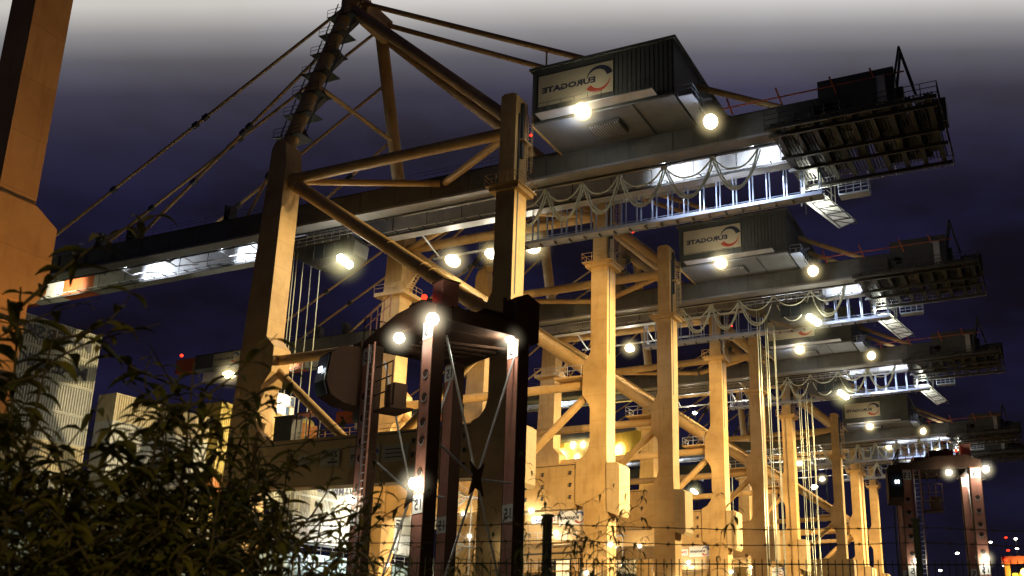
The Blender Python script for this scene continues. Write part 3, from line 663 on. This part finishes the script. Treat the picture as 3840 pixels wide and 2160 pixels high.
# ------------------------------------------------------------------ straddle carrier
def make_straddle():
    """local: +y along the machine (away from camera), +x across, origin on the ground at post B"""
    T=thing('straddle_carrier','','straddle carrier'); P=M['straddle']; D=M['straddle_dark']; Ln=4.3; Wd=5.2
    for (x,y) in ((0,0),(0,Ln),(-Wd,0),(-Wd,Ln)):
        mb=MB(); mb.box(x-.41,x+.41,y-.1,y+.0,2.2,15.35,P)
        mb.box(x-.39,x+.39,y,y+.42,2.2,15.35,D)
        mb.box(x-.46,x-.39,y-.1,y+.44,2.2,15.3,D); mb.box(x+.39,x+.44,y-.12,y+.44,2.2,15.3,D)
        o=mb.build('post',T)
        for z in ((13.0,12.0,10.95,10.2,8.9,8.3) if y==0 else ()):
            hl=MB(); hl.tube((x,y-.13,z),(x,y-.101,z),.19,D,16); ring(hl,(x,y-.135,z),(1,0,0),(0,0,1),.19,.05,.05,180,360,M['rail'])
            hl.build('lightening_hole',o)
        for z in (14.6,7.35):
            n=MB(); n.box(x-.38,x+.38,y-.13,y-.101,z-.1,z+.65,M['white']); put_text(n,'15',(x-.22,y-.135,z+.02),(1,0,0),(0,0,1),.46,M['ink'],bold=.012); n.build('number_plate',o)
    for x in (0,-Wd):
        mb=MB(); mb.box(x-.55,x+.55,-1.6,Ln+2.3,1.2,2.2,P); mb.build('sill_beam',T)
        for y in (-1.2,.6,Ln,Ln+1.8):
            w=MB(); w.tube((x-.3,y,.75),(x+.3,y,.75),.75,M['tyre'],24); w.tube((x-.32,y,.75),(x+.32,y,.75),.35,M['rail'],12); w.build('wheel',T)
        mb=MB(); mb.box(x-.48,x+.48,.72,Ln-.12,15.36,16.0,D); mb.build('top_side_beam',T)
        b=MB(); c=Vector((x+.1,Ln/2+.35,8.9))
        for y,z in ((.7,14.8),(Ln,14.8),(.7,10.6),(Ln,9.4),(.7,3.2),(Ln,3.2)): b.tube(c,(x+.1,y,z if abs(z-10)>1 else z-.5),.05,M['rail'],6)
        b.prism([(c.y-.35,c.z-.7),(c.y+.0,c.z-.35),(c.y+.35,c.z-.7),(c.y+.18,c.z),(c.y+.35,c.z+.7),(c.y,c.z+.35),(c.y-.35,c.z+.7),(c.y-.18,c.z)],'x',c.x-.06,c.x+.06,D); b.build('cross_bracing',T)
    for y in (.3,Ln+.3):
        mb=MB(); mb.prism([(-Wd-.55,15.36),(.5,15.36),(.5,15.9),(-.6,16.35),(-Wd+2.4,16.3),(-Wd-.55,15.7)],'y',y-.39,y+.39,D); mb.build('top_cross_beam',T)
    mb=MB(); mb.box(-Wd+.6,-1,.8,Ln-.2,15.5,16.1,D); mb.box(-3.0,-1.9,.6,2.4,16.36,16.9,D); mb.tube((-1.9,.7,16.6),(-1.9,2.4,16.6),.42,D,16); mb.tube((-3.1,.7,16.5),(-3.1,2.4,16.5),.38,D,16); mb.box(-.85,-.05,.5,1.3,16.0,17.3,P); mb.box(-.9,0,.45,1.35,17.3,17.36,D); mb.prism([(Ln-.35,15.3),(Ln+.95,15.3),(Ln+.95,17.2),(Ln+.3,17.5),(Ln-.35,17.2)],'x',-.5,.46,D)
    mb.box(-4.2,-1,Ln-1,Ln+.6,16.4,16.9,D); mb.tube((-.9,Ln,16.2),(-.9,Ln,17.6),.09,D,8)
    for k in range(5): mb.tube((-4.4+k*.8,.7,15.2-.08*k),(-3.9+k*.8,Ln,15.1),.06,D,5)
    mb.build('engine_housing',T)
    mb=MB(); mb.railing((-Wd-.5,-.1,15.75),(-Wd+1.8,-.1,16.3),1.1,M['straddle'],.5,.03); mb.railing((-Wd-.5,-.1,15.75),(-Wd-.5,Ln,15.75),1.1,D,.7,.03); mb.build('railing',T)
    mb=MB(); mb.ladder((-Wd+.75,-.3,2),(-Wd+.75,-.3,15.2),.42,M['rail'],(1,0,0),.03,.33); mb.box(-Wd+.46,-Wd+.52,-.34,-.26,1.6,15.3,P); mb.box(-Wd+.98,-Wd+1.04,-.34,-.26,1.6,15.3,P); mb.build('ladder',T)
    mb=MB(); mb.railing((-4.1,-.2,12.2),(-2.6,-.2,12.2),1.9,D,.5,.04,(1,.66,.33)); mb.box(-4.1,-2.6,-.2,.9,12.05,12.15,D); mb.box(-3.5,-2.7,0,.6,12.15,13.2,D)
    mb.build('electrical_cabinet',T)
    mb=MB(); mb.prism([(-.9,12.7),(.1,12.6),(.3,13.3),(.3,14.7),(-.3,15.4),(-1.1,15.3),(-1.6,14.9),(-1.75,13.6),(-1.5,13.0)],'x',-Wd-1.55,-Wd-.42,D); mb.box(-Wd-1.3,-Wd-.5,-.2,.6,15.3,15.7,D); mb.build('cab',T)
    g=MB(); g.prism([(-1.6,13.),(-1.77,13.6),(-1.63,14.8),(-1.69,14.8),(-1.83,13.6),(-1.66,13.)],'x',-Wd-1.45,-Wd-.52,M['glass']); g.box(-Wd-1.05,-Wd-.93,-1.87,-1.84,14.0,14.25,M['tube']); g.box(-Wd-.85,-Wd-.73,-1.87,-1.84,14.0,14.25,M['tube']); g.build('windscreen',T)
    for (x,y,z,r,e) in ((.75,-.35,15.15,.26,160),(.15,Ln-.35,15.35,.22,140),(-2.0,-.3,15.0,.23,60),(.1,-.35,8.45,.24,70),(-Wd+.2,-.4,8.4,.2,25)):
        flood(T,'work_lamp',(x,y,z),(0,-.6,-1),r,'lamp',0)
        point('lamp_light',(x-(.3 if x>.5 else 0),y-.5,z-.25),e,NEUT,.2,T)
    b=MB(); b.tube((-1.2,.3,16.3),(-1.2,.3,16.7),.05,D,6); b.ball((-1.2,.3,16.75),.13,M['lamp_red'],8,5); b.build('beacon',T)
    return T
st=make_straddle(); st.location=(54.9,-48.3,0); st.rotation_euler=(0,0,rad(65.2-90))
tag(st,'tall straddle carrier with plates numbered 15 on its posts, in front of the cranes','straddle carrier','straddle carriers in the yard')
s2=copy_tree(st); s2.location=(72.9,-2.,0); s2.rotation_euler=(0,0,rad(14)); tag(s2,'smaller looking straddle carrier at the right, beyond the right fence post','straddle carrier','straddle carriers in the yard')
# container handler at the right edge
T=thing('container_handler','yellow lit machine low at the right edge of the picture','container handler',(76.9,-22,0),rad(10))
mb=MB(); mb.box(-1.6,-1.3,-.2,.1,1,6.4,M['c_orange']); mb.box(1.3,1.6,-.2,.1,1,6.6,M['c_orange']); mb.box(-1.7,1.7,-.25,.15,6.4,6.8,M['c_red']); mb.build('frame',T)
mb=MB(); mb.box(-1.2,1.2,0,2.4,1,5.9,M['yellow']); mb.build('body',T)
mb=MB()
for x in (-1.3,1.3):
    for y in (.3,2.2): mb.tube((x-.25,y,.6),(x+.25,y,.6),.6,M['tyre'],20)
mb.build('wheel',T)
mb=MB(); mb.ball((-.6,-.4,5.9),.22,M['lamp_yellow']); mb.ball((-1.5,-.3,6.6),.1,M['lamp_red']); mb.build('work_lamp',T)
point('lamp_light',(-.6,-.9,5.8),260,(1,.75,.2),.2,T)
# ------------------------------------------------------------------ lamp masts far along the terminal
ML=[(-61,314,101,.9),(-17,327,78,1.3),(-14,328,68,1.2),(-27,325,77,.7),(-9,329,77,.7),(10,332,69,.9),(17,333,70,.9),(-22,326,69,.6),(60,400,50,.6),(-4,329,67,.5),(-115,291,59,.7)]
for i,(x,y,z,r) in enumerate(ML):
    T=thing('lamp_mast','slender distant lamp mast with a white lamp, seen between the cranes','lamp mast',(x,y,0),0,'distant lamp masts beyond the cranes')
    mb=MB(); mb.tube((0,0,0),(0,0,z),.5,M['dark'],8,r2=.2); mb.build('pole',T)
    mb=MB(); mb.box(-1.6,1.6,-.4,.4,z,z+.3,M['dark']); mb.ball((0,-.7,z-.2),r,M['lamp_small'],10,6,(1.2,1,.8)); mb.build('lamp_head',T)
# low lights of the far terminal behind the right straddle carrier
for i in range(15):
    a=R.uniform(24,58); d=R.uniform(430,560); x=a+(d-430)*.1+R.uniform(-4,34); y=d-82; z=1.8+d*R.choice([.087,.1,.098,.108,.075])*R.uniform(.93,1.05)
    redl=R.random()<.15
    T=thing('harbour_light','small %s light on a thin pole far across the terminal at the right'%('red' if redl else 'white'),'harbour light',(x,y,0),0,'far %s lights at the right'%('red' if redl else 'white'))
    mb=MB(); mb.tube((0,0,0),(0,0,z),.2,M['dark'],5,r2=.1); mb.build('pole',T)
    mb=MB(); mb.ball((0,0,z),R.uniform(.35,.75),M['lamp_red'] if redl else M['lamp_small'],8,5,(1.3,1,.7)); mb.build('lamp_head',T)
# ------------------------------------------------------------------ fence
F0=Vector((75.0,-75.54,0)); F1=Vector((77.38,-74.12,0)); fd=(F1-F0).normalized(); sp=(F1-F0).length; fn=Vector((-fd.y,fd.x,0))
T=thing('wire_fence','dark mesh fence with barbed wire strands across the foreground','fence')
def fp(t,z,n=0): p=F0+fd*t+fn*n; return (p.x,p.y,z)
mb=None
for k in range(-3,4):
    t=k*sp; mb=MB(); mb.beam(fp(t,0),fp(t,2.75),.045,.06,M['fence']); mb.box(fp(t,0)[0]-.035,fp(t,0)[0]+.035,fp(t,0)[1]-.035,fp(t,0)[1]+.035,2.75,2.765,M['fence']); mb.build('post',T)
for k in range(-3,3):
    mb=MB(); t0=k*sp
    n=int(sp/.055)
    for i in range(1,n): 
        t=t0+i*sp/n; mb.tube(fp(t,.05,-.03),fp(t,2.455,-.03),.0035,M['fence'],4,cap=False)
    for z in (2.42,2.22,2.02,1.6,1.2,.8,.4): mb.tube(fp(t0,z,-.035),fp(t0+sp,z,-.035),.0045,M['fence'],4,cap=False)
    o=mb.build('mesh_panel',T)
Rb=random.Random(11)
for z0 in (2.70,2.585,):
    mb=MB(); pts=[]; t=-3*sp
    while t<3*sp:
        u=(t/sp)%1; pts.append(Vector(fp(t,z0-.03*math.sin(math.pi*u)+Rb.uniform(-.003,.003),-.02))); t+=.09
    mb.path(pts,.0032,M['rust'],4)
    for i,p in enumerate(pts):
        if i%2==0:
            for q in range(3):
                a=Rb.uniform(0,6.28); v=Vector((fd.x*math.cos(a)*.4,fd.y*math.cos(a)*.4,math.sin(a)))*.018
                mb.tube(p-v,p+v,.0018,M['rust'],3,cap=False)
            mb.tube(p-fd*.012,p+fd*.012,.0065,M['rust'],5)
    mb.build('barbed_wire',T)
# ------------------------------------------------------------------ plants
def leaf(mb,p,d,L,w,droop,m,Rr,seg=4):
    d=Vector(d).normalized(); side=d.cross(Vector((0,0,1)))
    if side.length<.05: side=Vector((1,0,0))
    side.normalize(); side=(side+Vector((Rr.uniform(-.4,.4),Rr.uniform(-.4,.4),Rr.uniform(-.5,.5)))).normalized()
    c=Vector(p); vs=[];st=L/seg
    for i in range(seg+1):
        t=i/seg; ww=w*math.sin(math.pi*min(1,(t*.93+.05))**.8)*.5+.0006
        n=side.cross(d).normalized()*(ww*.35)
        vs+=[c-side*ww+n,c.copy(),c+side*ww+n]
        d=(d+Vector((0,0,-droop/seg))).normalized(); c=c+d*st
    fs=[]
    for i in range(seg): fs+=[(3*i,3*i+1,3*i+4,3*i+3),(3*i+1,3*i+2,3*i+5,3*i+4)]
    mb.add(vs,fs,m,True)
def stalk(mbl,mbs,base,top,r,Rr,m,L=.13,w=.03,gap=.07,start=.2,twig=0,droop=1.4):
    base=Vector(base);top=Vector(top);n=max(4,int((top-base).length/.12)); bend=Vector((Rr.uniform(-.15,.15),Rr.uniform(-.15,.15),0)); pts=[]
    for i in range(n+1):
        t=i/n; pts.append(base.lerp(top,t)+bend*math.sin(math.pi*t)+Vector((0,0,0)))
    for i in range(n): mbs.tube(pts[i],pts[i+1],r*(1-.75*i/n),M['stem'],5,r2=r*(1-.75*(i+1)/n),cap=False)
    ln=(top-base).length; s=start*ln; ang=Rr.uniform(0,6.28)
    while s<ln:
        t=s/ln; i=min(n-1,int(t*n)); p=pts[i].lerp(pts[i+1],t*n-i)
        for q in (0,math.pi):
            a=ang+q+Rr.uniform(-.3,.3); sc_=(1.15-.55*t)*Rr.uniform(.7,1.2)
            leaf(mbl,p,(math.cos(a),math.sin(a),Rr.uniform(.1,.9)),L*sc_*Rr.uniform(.55,1.15),w*sc_*Rr.uniform(.6,1.1),droop*Rr.uniform(.6,1.3),m,Rr)
        if twig and Rr.random()<twig:
            a=ang+Rr.uniform(0,6.28); q2=p+Vector((math.cos(a),math.sin(a),Rr.uniform(.4,1.2)))*Rr.uniform(.25,.5)
            stalk(mbl,mbs,p,q2,r*.5,Rr,m,L*.85,w*.9,gap,.15,0,droop)
        ang+=1.57+Rr.uniform(-.3,.3); s+=gap*Rr.uniform(.7,1.3)
BU=[ # x,y, height, spread, stems, label
 (74.75,-79.35,3.35,.7,24,'dense dark leafy bush at the lower left corner, nearest the left edge'),
 (74.05,-78.55,3.1,.8,22,'dark leafy bush in front of the lettered containers'),
 (75.05,-78.85,3.2,.55,15,'dark bush whose single tall leafy stems rise highest against the sky'),
 (74.55,-77.9,3.05,.75,20,'arching leafy bush left of the near crane leg'),
 (74.35,-77.0,2.85,.75,18,'leafy bush in front of the white containers, reaching the fence'),
 (73.4,-78.0,3.2,.9,18,'tall leafy bush behind the others at the left')]
for i,(x,y,h,spd,ns,lb) in enumerate(BU):
    Rr=random.Random(100+i); T=thing('leafy_bush',lb,'bush',(x,y,0),0,None); ml=MB(); ms=MB()
    for k in range(ns):
        a=Rr.uniform(0,6.28); rr=spd*math.sqrt(Rr.random()); b0=(math.cos(a)*rr*.35,math.sin(a)*rr*.35,0)
        tp=(math.cos(a)*rr,math.sin(a)*rr,h*Rr.uniform(.68,1.0)*(1-.15*rr/spd))
        stalk(ml,ms,b0,tp,.014,Rr,M['leaf'],.21 if i in (0,1,2,5) else .16,.055 if i in (0,1,2,5) else .04,.08,.12,.42)
    ml.build('foliage',T); ms.build('stem',T)
WD=[(74.57,-76.92,2.40),(74.72,-76.80,2.42),(75.05,-76.57,2.38),(75.2,-76.49,2.55),(75.33,-76.42,2.60),(75.42,-76.37,2.66),(75.6,-76.27,2.52),(75.72,-76.22,2.64),(75.80,-76.2,2.48),(75.88,-76.16,2.43),(75.97,-76.12,2.50),(76.43,-75.94,2.54),(76.1,-76.05,2.36)]
for i,(x,y,z) in enumerate(WD):
    Rr=random.Random(300+i); T=thing('weed',"thin dark weed with drooping pointed leaves growing up against the fence",'weed',(x,y,0),0,'weeds growing up along the fence'); ml=MB(); ms=MB()
    for k in range(2 if i%3 else 3):
        a=Rr.uniform(0,6.28); rr=.05*k
        stalk(ml,ms,(rr*math.cos(a)*.4,rr*math.sin(a)*.4,0),(rr*math.cos(a)*1.6,rr*math.sin(a)*1.6,z-(0 if k==0 else Rr.uniform(.06,.2))),.005,Rr,M['leaf2'],.12,.02,.065,.5,.1,2.2)
    ml.build('foliage',T); ms.build('stem',T)
# ------------------------------------------------------------------ world
w=bpy.data.worlds.new('World'); sc.world=w; w.use_nodes=True; nt=w.node_tree; N=nt.nodes; L=nt.links
bg=N['Background']; tc=N.new('ShaderNodeTexCoord'); sx=N.new('ShaderNodeSeparateXYZ'); L.new(tc.outputs['Generated'],sx.inputs[0])
def math_(op,a=None,b_=None,va=0.,vb=0.,clamp=False):
    n=N.new('ShaderNodeMath'); n.operation=op; n.use_clamp=clamp; n.inputs[0].default_value=va; n.inputs[1].default_value=vb
    if a is not None: L.new(a,n.inputs[0])
    if b_ is not None: L.new(b_,n.inputs[1])
    return n.outputs[0]
dt=N.new('ShaderNodeVectorMath'); dt.operation='DOT_PRODUCT'; L.new(tc.outputs['Generated'],dt.inputs[0]); ya=rad(21.16); dt.inputs[1].default_value=(-math.sin(ya),math.cos(ya),0)
h=math_('MAXIMUM',dt.outputs['Value'],None,vb=.12)
t=math_('DIVIDE',sx.outputs['Z'],h)
rp=N.new('ShaderNodeValToRGB'); L.new(t,rp.inputs['Fac']); cr=rp.color_ramp; cr.interpolation='B_SPLINE' if False else 'EASE'
stops=[(.0,(.011,.010,.020)),(.12,(.008,.0075,.017)),(.30,(.009,.008,.022)),(.40,(.0095,.0088,.025)),(.48,(.0125,.0118,.031)),(.55,(.024,.0225,.044)),(.61,(.050,.047,.074)),(.655,(.115,.112,.130)),(.69,(.27,.265,.27)),(.73,(.62,.60,.57)),(.80,(.66,.64,.6)),(.90,(.03,.03,.05))]
cr.elements[0].position=0; cr.elements[0].color=(*stops[0][1],1); cr.elements[1].position=stops[-1][0]; cr.elements[1].color=(*stops[-1][1],1)
for p_,c_ in stops[1:-1]:
    e=cr.elements.new(p_); e.color=(*c_,1)
cr.interpolation='LINEAR'
# only the part of the sky over the terminal glows; elsewhere plain night
az=N.new('ShaderNodeVectorMath'); az.operation='DOT_PRODUCT'; L.new(tc.outputs['Generated'],az.inputs[0]); y2=rad(27.5); az.inputs[1].default_value=(-math.sin(y2),math.cos(y2),0)
mr=N.new('ShaderNodeMapRange'); mr.interpolation_type='SMOOTHSTEP'; mr.inputs['From Min'].default_value=.42; mr.inputs['From Max'].default_value=.62; L.new(az.outputs['Value'],mr.inputs['Value'])
mx=N.new('ShaderNodeMix'); mx.data_type='RGBA'; mx.inputs['A'].default_value=(.008,.0075,.018,1); L.new(rp.outputs['Color'],mx.inputs['B']); L.new(mr.outputs['Result'],mx.inputs['Factor'])
mp=N.new('ShaderNodeMapping'); mp.inputs['Scale'].default_value=(1.3,1.3,3.2); L.new(tc.outputs['Generated'],mp.inputs['Vector'])
nz=N.new('ShaderNodeTexNoise'); nz.inputs['Scale'].default_value=3.1; nz.inputs['Detail'].default_value=5; nz.inputs['Roughness'].default_value=.55; L.new(mp.outputs['Vector'],nz.inputs['Vector'])
cl=N.new('ShaderNodeValToRGB'); cl.color_ramp.elements[0].position=.38; cl.color_ramp.elements[0].color=(.62,.52,.38,1); cl.color_ramp.elements[1].position=.66; cl.color_ramp.elements[1].color=(1.25,1.22,1.55,1); L.new(nz.outputs['Fac'],cl.inputs['Fac'])
am=N.new('ShaderNodeMapRange'); am.inputs['From Min'].default_value=.45; am.inputs['From Max'].default_value=.68; am.inputs['To Min'].default_value=1; am.inputs['To Max'].default_value=.12; L.new(t,am.inputs['Value'])
mm=N.new('ShaderNodeMix'); mm.data_type='RGBA'; mm.blend_type='MULTIPLY'; L.new(am.outputs['Result'],mm.inputs['Factor']); L.new(mx.outputs['Result'],mm.inputs['A']); L.new(cl.outputs['Color'],mm.inputs['B'])
L.new(mm.outputs['Result'],bg.inputs['Color']); bg.inputs['Strength'].default_value=1
# ------------------------------------------------------------------ yard floodlight wash (one sun lamp, low and warm, from the land side)
sl=bpy.data.lights.new('yard_wash','SUN'); sl.energy=.03; sl.color=(1,.52,.18); sl.angle=rad(6); so=bpy.data.objects.new('yard_wash',sl); col.objects.link(so)
so.rotation_euler=Vector((-1,-.12,-.10)).to_track_quat('-Z','Y').to_euler()
point('leg_fill',(47,-50,3),12500,(1,.48,.17),.3,None,64,(-16,.5,27),1.)  # unseen spot without a fixture, added to light the leg at left
point('foliage_fill',(85,-91,6.5),2300,(1,.78,.30),.3,None)  # unseen fill added behind the camera to brighten the foliage
point('container_fill',(1,-14,22),750,(1,.95,.68),.3,None,140,(-1,0,.05),.6)  # fixtureless fills, added to brighten the containers on the ship
point('container_fill',(-2.8,10,25),1500,(1,.85,.5),.3,None,150,(-1,0,0),.6)
point('container_fill',(-1.5,27,18.5),13000,(1,.98,.84),.3,None,150,(-1,0,0),.6)
# ------------------------------------------------------------------ camera (35 mm lens, cropped frame)
cam=bpy.data.cameras.new('camera'); co=bpy.data.objects.new('camera',cam); col.objects.link(co); sc.camera=co
f,pcx,pcy=2524.74,1671.64,894.42; pi_,ro,ya=rad(16.59),rad(-.66),rad(21.16)
fw=Vector((-math.sin(ya)*math.cos(pi_),math.cos(ya)*math.cos(pi_),math.sin(pi_))); r=Vector((math.cos(ya),math.sin(ya),0)); u=r.cross(fw)
r2=r*math.cos(ro)+u*math.sin(ro); u2=-r*math.sin(ro)+u*math.cos(ro)
mt=Matrix((r2,u2,-fw)).transposed().to_4x4(); mt.translation=Vector((78.38,-81.93,1.8)); co.matrix_world=mt
cam.sensor_width=36; cam.lens=36*f/2576; cam.shift_x=-(pcx-1288)/2576; cam.shift_y=(pcy-724.5)/2576
cam.clip_start=.05; cam.clip_end=6000
cam.dof.use_dof=True; cam.dof.focus_distance=90; cam.dof.aperture_fstop=4
sc.view_settings.view_transform='Standard'; sc.view_settings.look='None'; sc.view_settings.exposure=0
sc.cycles.use_light_tree=True; sc.cycles.sample_clamp_indirect=3; sc.cycles.max_bounces=4; sc.cycles.use_denoising=True
bpy.context.view_layer.update()
